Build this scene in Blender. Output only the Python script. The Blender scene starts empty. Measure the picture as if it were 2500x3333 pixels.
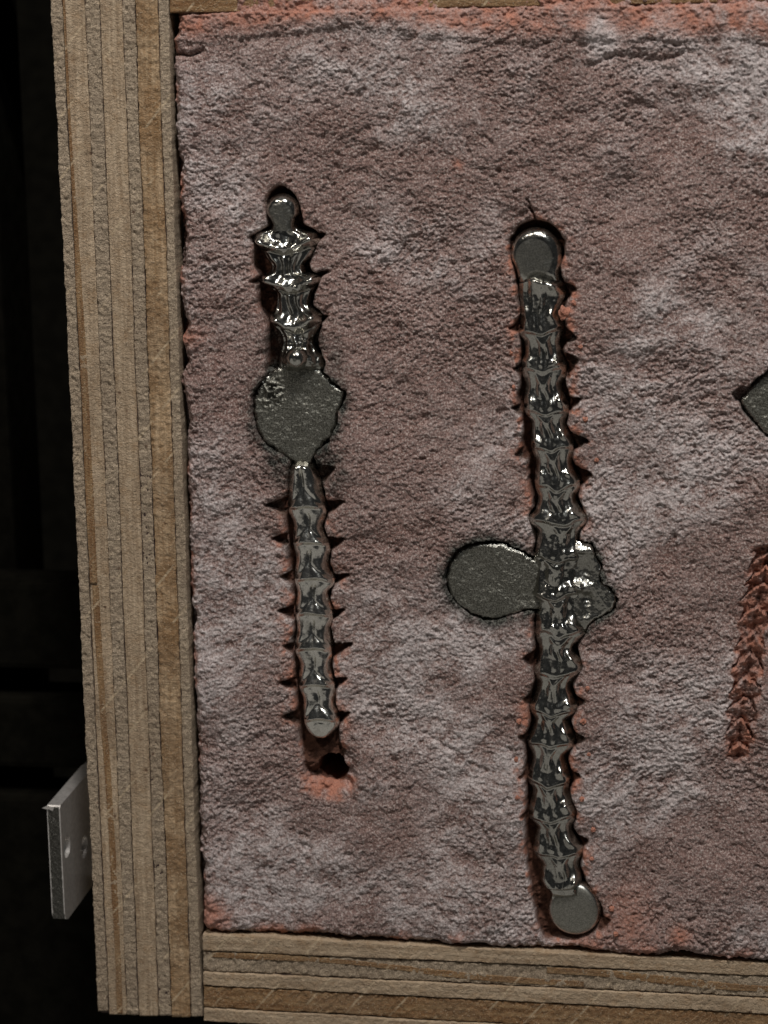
import bpy, bmesh, math, random
import numpy as np
from mathutils import Matrix, Vector

random.seed(7)
C = bpy.context.scene.collection
scene = bpy.context.scene

# ------------------------------------------------------------------ camera
F_PX, CX, CY = 7166.0, 1250.0, 1666.5          # focal length and centre of the photograph, in its pixels
Z0 = 0.344                                     # metres from lens to the sand along the view axis
PX = Z0 / F_PX                                 # metres per photograph pixel on the sand (about 0.048 mm)
AX = np.array([0.98911, 0.01677, -0.14635])    # world x, y, z seen in the camera (x right, y down, z ahead)
AX /= np.linalg.norm(AX)
AY = np.array([-0.01467, -0.97734, -0.21110])
AY -= AX * AX.dot(AY); AY /= np.linalg.norm(AY)
AZ = np.cross(AX, AY)
RM = np.stack([AX, AY, AZ], 1)                 # world -> camera
CAM = -RM.T @ np.array([0, 0, Z0])             # camera position, origin = sand level at picture centre


def unproj(u, v, z=0.0):
    """photograph pixel -> world x, y on the level z (metres)"""
    u = np.asarray(u, float); v = np.asarray(v, float)
    d = np.stack([(u - CX) / F_PX, (v - CY) / F_PX, np.ones_like(u * v + 0.0)], -1)
    w = d @ RM                                  # = RM.T @ d
    t = (z - CAM[2]) / w[..., 2]
    return CAM[0] + t * w[..., 0], CAM[1] + t * w[..., 1]


cam_d = bpy.data.cameras.new('camera')
cam = bpy.data.objects.new('camera', cam_d)
C.objects.link(cam)
rot = np.stack([AX * [1, -1, -1], AY * [1, -1, -1], AZ * [1, -1, -1]], 1).T
m4 = Matrix([list(rot[i]) + [CAM[i]] for i in range(3)] + [[0, 0, 0, 1]])
cam.matrix_world = m4
cam_d.sensor_fit = 'VERTICAL'
cam_d.sensor_height = 24.0
cam_d.sensor_width = 18.0
cam_d.lens = F_PX / 3333.0 * 24.0
cam_d.clip_start = 0.01
cam_d.clip_end = 20
cam_d.dof.use_dof = True
cam_d.dof.focus_distance = Z0 * 0.995
cam_d.dof.aperture_fstop = 18
scene.camera = cam

# ------------------------------------------------------------------ light: gallery lamps in a dark room, plus an added reflection panel
w = bpy.data.worlds.new('World')
scene.world = w
w.use_nodes = True
w.node_tree.nodes['Background'].inputs[0].default_value = (0.9, 0.95, 1.0, 1)
w.node_tree.nodes['Background'].inputs[1].default_value = 0.022


def area(name, az, el, dist, sx, sy, power, col, target=(0, 0, 0)):
    l = bpy.data.lights.new(name, 'AREA')
    l.shape = 'RECTANGLE'; l.size = sx; l.size_y = sy
    l.energy = power; l.color = col
    o = bpy.data.objects.new(name, l)
    C.objects.link(o)
    a, e = math.radians(az), math.radians(el)
    d = Vector((math.sin(a) * math.cos(e), math.cos(a) * math.cos(e), math.sin(e)))
    o.location = Vector(target) + d * dist
    o.rotation_euler = d.to_track_quat('Z', 'Y').to_euler()
    return o


area('track_lamp', 8, 27, 0.65, 0.065, 0.03, 3.0, (1.0, 0.965, 0.94))
area('track_lamp', 24, 34, 0.80, 0.035, 0.035, 0.95, (0.93, 0.97, 1.0))
area('track_lamp', -27, 33, 0.85, 0.03, 0.03, 1.0, (1.0, 0.93, 0.85))
area('reflection_panel', 190, 43, 1.4, 5.2, 1.9, 7.4, (1.0, 0.95, 0.88))  # added wide soft source, out of view, for grey reflections in the metal

vs = scene.view_settings
vs.view_transform = 'Standard'
vs.look = 'None'
vs.exposure = 0.0
vs.gamma = 1.0
vs.use_curve_mapping = False
scene.cycles.use_denoising = True
scene.cycles.max_bounces = 6

# ------------------------------------------------------------------ numeric helpers
_rs = np.random.RandomState(11)
_TAB = _rs.rand(64, 256, 256).astype(np.float32) * 2 - 1


def noise(x, y, seed=0):
    t = _TAB[seed % 64]
    xi = np.floor(x).astype(np.int64); yi = np.floor(y).astype(np.int64)
    fx = (x - xi).astype(np.float32); fy = (y - yi).astype(np.float32)
    fx = fx * fx * fx * (fx * (fx * 6 - 15) + 10); fy = fy * fy * fy * (fy * (fy * 6 - 15) + 10)
    x0 = xi & 255; x1 = (xi + 1) & 255; y0 = yi & 255; y1 = (yi + 1) & 255
    a = t[x0, y0]; b = t[x1, y0]; c = t[x0, y1]; d = t[x1, y1]
    return (a + (b - a) * fx) * (1 - fy) + (c + (d - c) * fx) * fy


def fbm(x, y, scale, octv=4, seed=0, gain=0.5):
    s = 0.0; amp = 1.0; f = 1.0 / scale; tot = 0.0
    for o in range(octv):
        ca, sa = math.cos(0.7 + 1.1 * o), math.sin(0.7 + 1.1 * o)
        s = s + amp * noise((x * ca - y * sa) * f + 17.3 * o, (x * sa + y * ca) * f + 5.1 * o, seed + o)
        tot += amp; amp *= gain; f *= 2.03
    return s / tot


def sstep(a, b, x):
    t = np.clip((x - a) / (b - a), 0, 1)
    return t * t * (3 - 2 * t)


def gauss(x, s):
    return np.exp(-(x / s) ** 2)


def pchip(xs, ys, x):
    xs = np.asarray(xs, float); ys = np.asarray(ys, float)
    h = np.diff(xs); d = np.diff(ys) / h
    m = np.zeros_like(ys)
    m[0], m[-1] = d[0], d[-1]
    for i in range(1, len(xs) - 1):
        m[i] = 0 if d[i - 1] * d[i] <= 0 else 2 * d[i - 1] * d[i] / (d[i - 1] + d[i])
    x = np.clip(x, xs[0], xs[-1])
    i = np.clip(np.searchsorted(xs, x, 'right') - 1, 0, len(xs) - 2)
    t = (x - xs[i]) / h[i]
    return ((1 + 2 * t) * (1 - t) ** 2 * ys[i] + t * (1 - t) ** 2 * h[i] * m[i]
            + t * t * (3 - 2 * t) * ys[i + 1] + t * t * (t - 1) * h[i] * m[i + 1])


def inpoly(U, V, poly):
    inside = np.zeros(U.shape, bool)
    p = poly
    j = len(p) - 1
    for i in range(len(p)):
        x1, y1 = p[i]; x2, y2 = p[j]
        c = (y1 > V) != (y2 > V)
        if y1 != y2:
            inside ^= c & (U < (x2 - x1) * (V - y1) / (y2 - y1) + x1)
        j = i
    return inside


def blur(a, r, n=2):
    for _ in range(n):
        for ax in (0, 1):
            p = [(0, 0), (0, 0)]; p[ax] = (r + 1, r)
            c = np.cumsum(np.pad(a, p, mode='edge'), axis=ax, dtype=np.float64)
            if ax == 0:
                a = (c[2 * r + 1:] - c[:-2 * r - 1]) / (2 * r + 1)
            else:
                a = (c[:, 2 * r + 1:] - c[:, :-2 * r - 1]) / (2 * r + 1)
    return a.astype(np.float32)


# ------------------------------------------------------------------ objects
def link(o, parent=None):
    C.objects.link(o)
    if parent is not None:
        o.parent = parent
    return o


def empty(name, label=None, cat=None, group=None, parent=None, loc=(0, 0, 0)):
    o = bpy.data.objects.new(name, None)
    o.empty_display_size = 0.005
    o.location = loc
    link(o, parent)
    if label: o['label'] = label
    if cat: o['category'] = cat
    if group: o['group'] = group
    return o


def raw_mesh(name, co, quads, mat, parent=None, attrs=None, normals=None, origin=None):
    co = np.asarray(co, np.float32).reshape(-1, 3)
    if origin is not None:
        co = co - np.asarray(origin, np.float32)
    quads = np.asarray(quads, np.int32)
    k = quads.shape[1]
    me = bpy.data.meshes.new(name)
    me.vertices.add(len(co)); me.vertices.foreach_set('co', co.ravel())
    me.loops.add(quads.size); me.loops.foreach_set('vertex_index', quads.ravel())
    me.polygons.add(len(quads))
    me.polygons.foreach_set('loop_start', np.arange(0, quads.size, k, dtype=np.int32))
    me.polygons.foreach_set('use_smooth', np.ones(len(quads), bool))
    me.update(calc_edges=True)
    for an, av in (attrs or {}).items():
        at = me.attributes.new(an, 'FLOAT', 'POINT')
        at.data.foreach_set('value', np.asarray(av, np.float32).ravel())
    if normals is not None:
        me.normals_split_custom_set_from_vertices(np.asarray(normals, np.float32).reshape(-1, 3))
    if mat: me.materials.append(mat)
    o = bpy.data.objects.new(name, me)
    if origin is not None and parent is None:
        o.location = origin
    return link(o, parent)


def grid_quads(nr, nc, mask=None, wrap=False):
    i = np.arange(nr * nc).reshape(nr, nc)
    if wrap:
        i = np.concatenate([i, i[:, :1]], 1)
    q = np.stack([i[:-1, :-1], i[1:, :-1], i[1:, 1:], i[:-1, 1:]], -1)
    if mask is not None:
        return q[mask]
    return q.reshape(-1, 4)


def grid_normals(P):
    du = np.gradient(P, axis=1); dv = np.gradient(P, axis=0)
    n = np.cross(dv, du)
    n /= np.linalg.norm(n, axis=-1, keepdims=True) + 1e-12
    return n


def world_pts(U, V, zpx):
    x, y = unproj(U, V, 0.0)
    return np.stack([x, y, zpx * PX], -1)


# ------------------------------------------------------------------ materials
class NT:
    def __init__(self, name):
        self.m = bpy.data.materials.new(name)
        self.m.use_nodes = True
        self.t = self.m.node_tree
        self.b = self.t.nodes['Principled BSDF']
        tc = self.t.nodes.new('ShaderNodeNewGeometry')
        s = self.t.nodes.new('ShaderNodeVectorMath'); s.operation = 'SCALE'
        s.inputs['Scale'].default_value = 1000.0         # work in millimetres
        self.t.links.new(tc.outputs['Position'], s.inputs[0])
        self.mm = s.outputs[0]

    def n(self, typ, ins=None, **kw):
        nd = self.t.nodes.new(typ)
        for k, v in kw.items():
            setattr(nd, k, v)
        for k, v in (ins or {}).items():
            if hasattr(v, 'is_linked') or hasattr(v, 'links'):
                self.t.links.new(v, nd.inputs[k])
            else:
                nd.inputs[k].default_value = v
        return nd

    def mapping(self, scale=(1, 1, 1), rotz=0.0):
        return self.n('ShaderNodeMapping', {'Vector': self.mm, 'Scale': scale, 'Rotation': (0, 0, rotz)}).outputs[0]

    def noise(self, scale, detail=4, rough=0.55, vec=None, dist=0.0):
        return self.n('ShaderNodeTexNoise', {'Vector': vec or self.mm, 'Scale': scale, 'Detail': detail,
                                             'Roughness': rough, 'Distortion': dist}).outputs['Fac']

    def ramp(self, fac, a, b, lo=0.0, hi=1.0):
        return self.n('ShaderNodeMapRange', {'Value': fac, 'From Min': a, 'From Max': b, 'To Min': lo, 'To Max': hi},
                      interpolation_type='SMOOTHSTEP').outputs[0]

    def math(self, op, a, b=0.0, clamp=False):
        return self.n('ShaderNodeMath', {0: a, 1: b}, operation=op, use_clamp=clamp).outputs[0]

    def mix(self, fac, a, b):
        nd = self.t.nodes.new('ShaderNodeMix'); nd.data_type = 'RGBA'
        for idx, v in ((0, fac), (6, a), (7, b)):
            if hasattr(v, 'links'):
                self.t.links.new(v, nd.inputs[idx])
            else:
                nd.inputs[idx].default_value = v if idx == 0 else (*v[:3], 1)
        return nd.outputs[2]

    def attr(self, name):
        return self.n('ShaderNodeAttribute', attribute_name=name).outputs['Fac']

    def set(self, **kw):
        for k, v in kw.items():
            k = k.replace('_', ' ')
            if hasattr(v, 'links'):
                self.t.links.new(v, self.b.inputs[k])
            else:
                self.b.inputs[k].default_value = v if not (isinstance(v, tuple) and len(v) == 3) else (*v, 1)

    def bump(self, height, strength, dist):
        nd = self.n('ShaderNodeBump', {'Height': height, 'Strength': strength, 'Distance': dist})
        prev = getattr(self, '_bump', None)
        if prev is not None:
            self.t.links.new(prev, nd.inputs['Normal'])
        self._bump = nd.outputs[0]
        self.t.links.new(self._bump, self.b.inputs['Normal'])


def srgb(r, g, b):
    f = lambda c: (c / 255) / 12.92 if c <= 10 else (((c / 255) + 0.055) / 1.055) ** 2.4
    return (f(r), f(g), f(b))


def sand_material():
    t = NT('moulding_sand')
    big = t.noise(0.10, 4, 0.55)
    mid = t.noise(0.9, 4, 0.6)
    fine = t.noise(6.0, 4, 0.65)
    base = t.mix(t.ramp(mid, 0.35, 0.68), srgb(106, 77, 69), srgb(134, 103, 94))
    base = t.mix(t.ramp(big, 0.38, 0.66, 0, 0.6), base, srgb(102, 67, 57))
    speck = t.noise(3.2, 3, 0.7)
    base = t.mix(t.ramp(speck, 0.5, 0.36, 0, 0.85), base, srgb(70, 53, 48))
    base = t.mix(t.ramp(speck, 0.52, 0.64, 0, 0.85), base, srgb(180, 167, 159))
    base = t.mix(t.ramp(fine, 0.4, 0.72, 0, 0.5), base, srgb(170, 152, 144))
    dust = t.math('MULTIPLY', t.attr('dust'), t.ramp(speck, 0.3, 0.65, 0.25, 1.3), True)
    c = t.mix(t.math('MULTIPLY', dust, 0.7), base, srgb(208, 200, 197))
    orange = t.mix(t.ramp(fine, 0.3, 0.7), srgb(138, 90, 73), srgb(190, 134, 113))
    of = t.math('MULTIPLY', t.attr('orange'), t.ramp(mid, 0.25, 0.6, 0.55, 1.1), True)
    c = t.mix(of, c, orange)
    brown = t.mix(t.ramp(mid, 0.3, 0.7), srgb(62, 41, 33), srgb(96, 66, 53))
    c = t.mix(t.attr('inner'), c, brown)
    soot = t.mix(t.ramp(speck, 0.42, 0.62), srgb(26, 26, 24), srgb(98, 97, 90))
    c = t.mix(t.attr('soot'), c, soot)
    t.set(Base_Color=c, Roughness=0.95, Specular_IOR_Level=0.15)
    t.bump(fine, 0.55, 0.00012)
    t.bump(speck, 0.42, 0.0002)
    return t.m


def metal_material(name, lo, hi, r0, r1, grain=0.3, dull_cols=None):
    t = NT(name)
    mid = t.noise(0.9, 4, 0.6)
    fine = t.noise(5.0, 5, 0.7)
    d = t.attr('dull')
    c = t.mix(t.ramp(fine, 0.35, 0.7), lo, hi)
    dc = t.mix(t.ramp(fine, 0.36, 0.66), *dull_cols) if dull_cols else t.mix(t.ramp(fine, 0.36, 0.66), srgb(92, 91, 84), srgb(140, 138, 129))
    c = t.mix(d, c, dc)
    stain = t.ramp(t.noise(1.6, 5, 0.7), 0.57, 0.68)
    c = t.mix(t.math('MULTIPLY', stain, 0.45), c, srgb(84, 80, 72))
    r = t.ramp(mid, 0.3, 0.7, r0, r1)
    r = t.math('MAXIMUM', r, t.math('MULTIPLY', d, 0.52))
    r = t.math('ADD', r, t.math('MULTIPLY', stain, 0.12))
    t.set(Base_Color=c, Metallic=1.0, Roughness=r)
    t.bump(fine, grain, 0.00006)
    if dull_cols and grain > 0.3:
        t.bump(t.noise(3.6, 3, 0.7), 0.5, 0.0002)
    t.bump(t.noise(1.1, 2, 0.5), 0.12, 0.0001)
    return t.m


def wood_material(name, kind, along):
    """kind: 'end' = sawn end grain, 'long' = long grain; along: axis the ply runs along"""
    t = NT(name)
    st = (0.06, 1, 1) if along == 'x' else (1, 0.06, 1)
    streak = t.noise(1.6, 5, 0.6, t.mapping(st))
    cross = t.noise(2.2, 4, 0.6, t.mapping((1, 0.25, 1) if along == 'x' else (0.25, 1, 1)))
    fine = t.noise(5.5, 4, 0.65)
    mid = t.noise(0.45, 4, 0.6)
    if kind == 'end':
        c = t.mix(t.ramp(fine, 0.34, 0.66), srgb(140, 122, 101), srgb(210, 190, 163))
        c = t.mix(t.ramp(cross, 0.42, 0.7, 0, 0.5), c, srgb(112, 96, 80))
        c = t.mix(t.ramp(mid, 0.35, 0.7, 0, 0.35), c, srgb(150, 133, 114))
        sp_ = t.noise(3.0, 3, 0.75)
        c = t.mix(t.ramp(sp_, 0.47, 0.34, 0, 0.55), c, srgb(96, 83, 70))
    elif kind == 'brown':
        c = t.mix(t.ramp(streak, 0.35, 0.7), srgb(120, 82, 46), srgb(160, 128, 90))
        c = t.mix(t.ramp(fine, 0.4, 0.75, 0, 0.6), c, srgb(176, 150, 116))
    elif kind == 'ochre':
        c = t.mix(t.ramp(streak, 0.3, 0.7), srgb(150, 119, 84), srgb(200, 171, 136))
        c = t.mix(t.ramp(t.noise(0.11, 3, 0.55), 0.42, 0.6, 0, 0.75), c, srgb(136, 101, 63))
        c = t.mix(t.ramp(fine, 0.45, 0.75, 0, 0.6), c, srgb(188, 164, 130))
    else:
        c = t.mix(t.ramp(streak, 0.3, 0.7), srgb(158, 135, 109), srgb(202, 179, 150))
        c = t.mix(t.ramp(mid, 0.45, 0.75, 0, 0.5), c, srgb(152, 116, 76))
        c = t.mix(t.ramp(fine, 0.45, 0.75, 0, 0.45), c, srgb(192, 172, 144))
    big = t.noise(0.07, 3, 0.5)
    c = t.mix(t.ramp(big, 0.4, 0.7, 0, 0.3), c, srgb(134, 114, 92))
    c = t.mix(t.ramp(t.noise(3.4, 3, 0.7), 0.6, 0.68, 0, 0.55), c, srgb(232, 214, 186))
    v = t.n('ShaderNodeTexVoronoi', {'Vector': t.mm, 'Scale': 0.24})
    knot = t.ramp(v.outputs['Distance'], 0.04, 0.09, 0.7, 0.0)
    c = t.mix(knot, c, srgb(84, 52, 32))
    # saw scratches running slantwise over the edge
    wv = t.n('ShaderNodeTexWave', {'Vector': t.mapping((1, 1, 1), math.radians(40)), 'Scale': 0.055, 'Distortion': 0.5,
                                   'Detail': 1.0, 'Detail Scale': 0.3}).outputs['Fac']
    wf = t.n('ShaderNodeTexWave', {'Vector': t.mapping((1, 1, 1), math.radians(47)), 'Scale': 0.4, 'Distortion': 3,
                                   'Detail': 2.0, 'Detail Scale': 0.5}).outputs['Fac']
    scr = t.math('MULTIPLY', t.ramp(wv, 0.985, 0.998), t.ramp(t.noise(0.13, 3, 0.6), 0.48, 0.56))
    scr2 = t.math('MULTIPLY', t.ramp(wf, 0.9, 0.99, 0, 0.5), t.ramp(t.noise(0.2, 3, 0.6), 0.52, 0.66))
    c = t.mix(t.math('MULTIPLY', t.math('MAXIMUM', scr, scr2), 0.6), c, srgb(208, 186, 154))
    t.set(Base_Color=c, Roughness=0.78, Specular_IOR_Level=0.3)
    if kind == 'end':
        t.bump(cross, 0.8, 0.0004)
        t.bump(fine, 0.9, 0.0002)
    else:
        t.bump(t.noise(1.7, 4, 0.6, t.mapping((1, 1.6, 1), 0.8)), 0.8, 0.0004)
        t.bump(fine, 0.8, 0.0002)
    t.bump(t.noise(3.4, 3, 0.7), 0.8, 0.0004)
    t.bump(wf, 0.1, 0.0002)
    return t.m


def flat_material(name, col, rough, metal=0.0, nscale=2.0, var=0.25, bump=0.2, spec=0.5):
    t = NT(name)
    nz = t.noise(nscale, 5, 0.6)
    c = t.mix(t.ramp(nz, 0.3, 0.7), tuple(x * (1 - var) for x in col), tuple(min(1, x * (1 + var)) for x in col))
    t.set(Base_Color=c, Roughness=rough, Metallic=metal, Specular_IOR_Level=spec)
    t.bump(t.noise(nscale * 3, 4, 0.6), bump, 0.0001)
    return t.m


M_SAND = sand_material()
M_SHINY = metal_material('bright_pewter', srgb(170, 168, 160), srgb(204, 201, 192), 0.15, 0.25, 0.05)
M_SATIN = metal_material('satin_pewter', srgb(206, 203, 194), srgb(230, 227, 218), 0.15, 0.24, 0.06, (srgb(126, 124, 115), srgb(168, 165, 155)))
M_DULL = metal_material('dull_pewter', srgb(120, 119, 112), srgb(165, 163, 154), 0.22, 0.32, 0.5, (srgb(76, 75, 68), srgb(156, 154, 143)))
M_END_Y = wood_material('ply_end_grain_lengthwise', 'end', 'y')
M_LONG_Y = wood_material('ply_long_grain_lengthwise', 'long', 'y')
M_BROWN_Y = wood_material('ply_brown_grain_lengthwise', 'brown', 'y')
M_OCHRE_Y = wood_material('ply_ochre_grain_lengthwise', 'ochre', 'y')
M_END_X = wood_material('ply_end_grain_crosswise', 'end', 'x')
M_LONG_X = wood_material('ply_long_grain_crosswise', 'long', 'x')
M_BROWN_X = wood_material('ply_brown_grain_crosswise', 'brown', 'x')
M_GLUE = flat_material('dark_glue', srgb(52, 36, 30), 0.8)
M_ALU = flat_material('aluminium', srgb(205, 200, 194), 0.36, 0.65, 1.2, 0.14, 0.2)
M_CUT = flat_material('saw_cut_aluminium', srgb(96, 94, 88), 0.42, 1.0, 5.0, 0.5, 0.9)
M_SLAT = flat_material('dark_stained_wood', (0.0055, 0.005, 0.0038), 1.0, 0.0, 0.3, 0.3, 0.2, 0.0)

BOX_D = 1000.0                                  # depth of the frame, in photograph pixels (48 mm)
FLOOR_Z = -BOX_D * PX

# ------------------------------------------------------------------ dark slatted stand below the frame
stand = empty('slatted_table', 'dark stained slatted table top under the plywood casting frame', 'table')


def box_mesh(name, x0, x1, y0, y1, z0, z1, mat, parent, bev=0.0):
    bm = bmesh.new()
    vsx = [bm.verts.new((x, y, z)) for x in (x0, x1) for y in (y0, y1) for z in (z0, z1)]
    for f in ((0, 1, 3, 2), (4, 6, 7, 5), (0, 4, 5, 1), (2, 3, 7, 6), (0, 2, 6, 4), (1, 5, 7, 3)):
        bm.faces.new([vsx[i] for i in f])
    bmesh.ops.recalc_face_normals(bm, faces=bm.faces)
    if bev:
        bmesh.ops.bevel(bm, geom=bm.edges[:], offset=bev, segments=2, affect='EDGES', profile=0.6)
    me = bpy.data.meshes.new(name)
    bm.to_mesh(me); bm.free()
    me.materials.append(mat)
    return link(bpy.data.objects.new(name, me), parent)


def row_y(v):
    return float(unproj(120.0, v, FLOOR_Z)[1])


for (va, vb) in ((-400, -120), (1900, 2180), (2272, 2502), (2590, 3900)):
    box_mesh('slat', -0.115, 0.19, row_y(vb), row_y(va), FLOOR_Z - 0.012, FLOOR_Z, M_SLAT, stand, 0.0012)
fl = box_mesh('floor', -0.6, 0.7, -0.6, 0.6, FLOOR_Z - 0.26, FLOOR_Z - 0.25, M_SLAT, None)
fl['kind'] = 'structure'
for xx in (-0.10, 0.16):
    box_mesh('rail', xx, xx + 0.02, row_y(3890), row_y(-390), FLOOR_Z - 0.03, FLOOR_Z - 0.012, M_SLAT, stand, 0.001)

# ------------------------------------------------------------------ plywood frame
frame = empty('plywood_frame', 'square plywood casting frame packed with red brown moulding sand', 'frame', loc=(0, 0, 0))


def ply_strip(name, mat, parent, along, a0, a1, lineA, lineB, z, seed, rough=1.0, step=6.0, tan=None):
    """one ply: a strip between two lines, running along v ('y') or u ('x'); photograph pixels on level z"""
    n = max(2, int((a1 - a0) / step)); s = np.linspace(a0, a1, n)
    cols = np.array([0.0, 0.012, 0.035, 0.08, 0.15, 0.23, 0.31, 0.39, 0.47, 0.55, 0.63, 0.71, 0.79, 0.87, 0.93, 0.97, 0.99, 1.0])
    A = lineA(s) + 1.6 * rough * fbm(s, s * 0, 26, 4, seed)
    B = lineB(s) + 1.6 * rough * fbm(s, s * 0, 26, 4, seed + 5)
    A = A + 2.4 * fbm(s, s * 0 + 3, 260, 2, seed + 9); B = B + 2.4 * fbm(s, s * 0 + 8, 260, 2, seed + 12)
    T = A[:, None] + (B - A)[:, None] * cols[None, :]
    S = np.repeat(s[:, None], len(cols), 1)
    H = z + 2.6 * rough * fbm(S * 1.0, T * 1.0, 12, 3, seed + 2, 0.6) + 1.6 * fbm(S, T, 150, 2, seed + 4)
    edge = np.minimum(cols, 1 - cols)
    H = H - 3.2 * np.exp(-edge / 0.02)[None, :]
    # drop sides and ends to the bottom of the frame
    T = np.concatenate([T[:, :1], T[:, :1], T, T[:, -1:], T[:, -1:]], 1)
    S = np.concatenate([S[:, :1], S[:, :1], S, S[:, -1:], S[:, -1:]], 1)
    lo = np.full((n, 1), -BOX_D)
    H = np.concatenate([lo, lo * 0.02 - 6, H, lo * 0.02 - 6, lo], 1)
    cap = lambda M, r: np.concatenate([M[:1], M, M[-1:]], 0)
    T = cap(T, 0); S = cap(S, 0)
    H = np.concatenate([np.full((1, H.shape[1]), -BOX_D), H, np.full((1, H.shape[1]), -BOX_D)], 0)
    P = world_pts(T, S, H) if along == 'y' else world_pts(S, T, H)
    q = grid_quads(*H.shape)
    if along == 'x':
        q = q[:, ::-1]
    return raw_mesh(name, P, q, mat, parent)


def line(p, q, along):
    (u0, v0), (u1, v1) = p, q
    if along == 'y':
        return lambda s: u0 + (u1 - u0) * (s - v0) / (v1 - v0)
    return lambda s: v0 + (v1 - v0) * (s - u0) / (u1 - u0)


# left board: ply edges at the top, the middle and the bottom of the picture
L_TOP = [163, 201, 274, 321, 398, 441, 513, 548]
L_MID = [232, 266, 331, 377, 443, 483, 555, 579]
L_BOT = [315, 350, 411, 449, 515, 555, 621, 657]
lines_l = []
for a, b_, c_ in zip(L_TOP, L_MID, L_BOT):
    lines_l.append(lambda s, a=a, b_=b_, c_=c_: (lambda k: a + (c_ - a) * (s / 3250.0) + k * 0.5 * (1 - np.clip(((s - 1625) / 1900.0) ** 2, 0, 1)))(b_ - (a + (c_ - a) * 0.4)))
board = ply_strip('side_board', M_GLUE, frame, 'y', -420, 3300, lambda s: lines_l[0](s) + 9, lambda s: lines_l[7](s) - 7, -7, 3, 0.3, 40)
mats_l = [M_END_Y, M_LONG_Y, M_END_Y, M_LONG_Y, M_END_Y, M_OCHRE_Y, M_END_Y]
z_l = [0, -1, -2, 2, -3, 4, -4]
gap = [(0, 1.2), (1.6, 0.4), (0.6, 1.6), (1.6, 0.8), (0.4, 1.6), (1.8, 0.6), (0.6, 0)]
ends_l = [3292, 3303, 3304, 3306, 3307, 3309, 3310]
for i in range(7):
    g0, g1 = gap[i]
    ply_strip('ply', mats_l[i], board, 'y', -420, ends_l[i],
              lambda s, i=i, g0=g0: lines_l[i](s) + g0, lambda s, i=i, g1=g1: lines_l[i + 1](s) - g1,
              z_l[i], 10 + 3 * i, [2.2, 1.0, 2.0, 0.9, 2.0, 1.9, 1.5][i], 4.5)
# brown stained band along the second ply
ply_strip('ply', M_BROWN_Y, board, 'y', -420, 1900, lambda s: lines_l[1](s) + 1.5, lambda s: lines_l[1](s) + 9 + 17 * sstep(150, 1300, s), 1.5, 41, 0.5)
ply_strip('ply', M_BROWN_Y, board, 'y', 1906, 3300, lambda s: lines_l[1](s) + 8 + 20 * sstep(1900, 2900, s), lambda s: lines_l[1](s) + 30 + 18 * sstep(1900, 2900, s), 1.0, 44, 0.5)

# bottom board
bl = [line((660, 3040), (2500, 3134), 'x'), line((660, 3096), (2500, 3178), 'x'), line((660, 3162), (2500, 3250), 'x'),
      line((660, 3209), (2500, 3302), 'x'), line((660, 3279), (2500, 3384), 'x'), line((660, 3326), (2500, 3432), 'x')]
bottom = ply_strip('end_board', M_GLUE, frame, 'x', 661, 3330, lambda s: bl[0](s) + 6, lambda s: bl[5](s) - 6, -11, 5, 0.3, 40)
mats_b = [M_LONG_X, M_END_X, M_LONG_X, M_BROWN_X, M_LONG_X]
z_b = [0, -5, 1, -3, 0]
for i in range(5):
    ply_strip('ply', mats_b[i], bottom, 'x', 660 + i, 3330, lambda s, i=i: bl[i](s) + 1.6, lambda s, i=i: bl[i + 1](s) - 2.0,
              z_b[i], 50 + 3 * i, [1.2, 2.6, 1.4, 2.2, 1.4][i], 4.5)
# dark sliver that tapers through the second ply
ply_strip('ply', M_BROWN_X, bottom, 'x', 690, 1900, lambda s: bl[1](s) + 2 + 42 * sstep(900, 1800, s),
          lambda s: bl[1](s) + 20 + 42 * sstep(1000, 1700, s), -2.6, 71, 0.8)
ply_strip('ply', M_BROWN_X, bottom, 'x', 1780, 2800, lambda s: bl[1](s) + 3 + 30 * sstep(1900, 2500, s),
          lambda s: bl[1](s) + 24 + 30 * sstep(1850, 2400, s), -2.8, 73, 0.8)

# top board and the board on the far right
tl = [line((552, -340), (2500, -378), 'x'), line((552, -285), (2500, -322), 'x'), line((552, -220), (2500, -256), 'x'),
      line((552, -150), (2500, -186), 'x'), line((552, -75), (2500, -112), 'x'), line((552, -12), (2500, -48), 'x'), line((552, 44), (2500, 6), 'x')]
top = ply_strip('end_board', M_GLUE, frame, 'x', 553, 3330, lambda s: tl[0](s) + 6, lambda s: tl[6](s) - 8, -11, 6, 0.3, 40)
for i in range(6):
    ply_strip('ply', [M_END_X, M_LONG_X, M_END_X, M_LONG_X, M_END_X, M_BROWN_X][i], top, 'x', 552, 3330,
              lambda s, i=i: tl[i](s) + 1.8, lambda s, i=i: tl[i + 1](s) - 1.8, -4 if i == 5 else 0, 80 + 3 * i, 1.2, 8)
right = ply_strip('side_board', M_GLUE, frame, 'y', -420, 3480, lambda s: 3336 + 0.005 * s, lambda s: 3696 + 0.003 * s, -8, 8, 0.3, 40)
for i in range(7):
    ply_strip('ply', mats_l[i], right, 'y', -420, 3480, lambda s, i=i: 3332 + 53 * i + 0.005 * s, lambda s, i=i: 3381 + 53 * i + 0.005 * s,
              0, 30 + i, 1.0, 20)

# aluminium angle bracket on the outside of the left board
zb = -0.0012
bx1, by1 = [float(a) for a in unproj(202.0, 2624.0, zb)]
bx2, by2 = [float(a) for a in unproj(206.0, 3003.0, zb)]
bxm = 0.5 * (bx1 + bx2)
TH = 47 * PX
bm = bmesh.new()
depth = 0.021


def loop(bm, pts):
    vsn = [bm.verts.new(p) for p in pts]
    return [bm.edges.new((vsn[i], vsn[(i + 1) % len(vsn)])) for i in range(len(vsn))]


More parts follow.
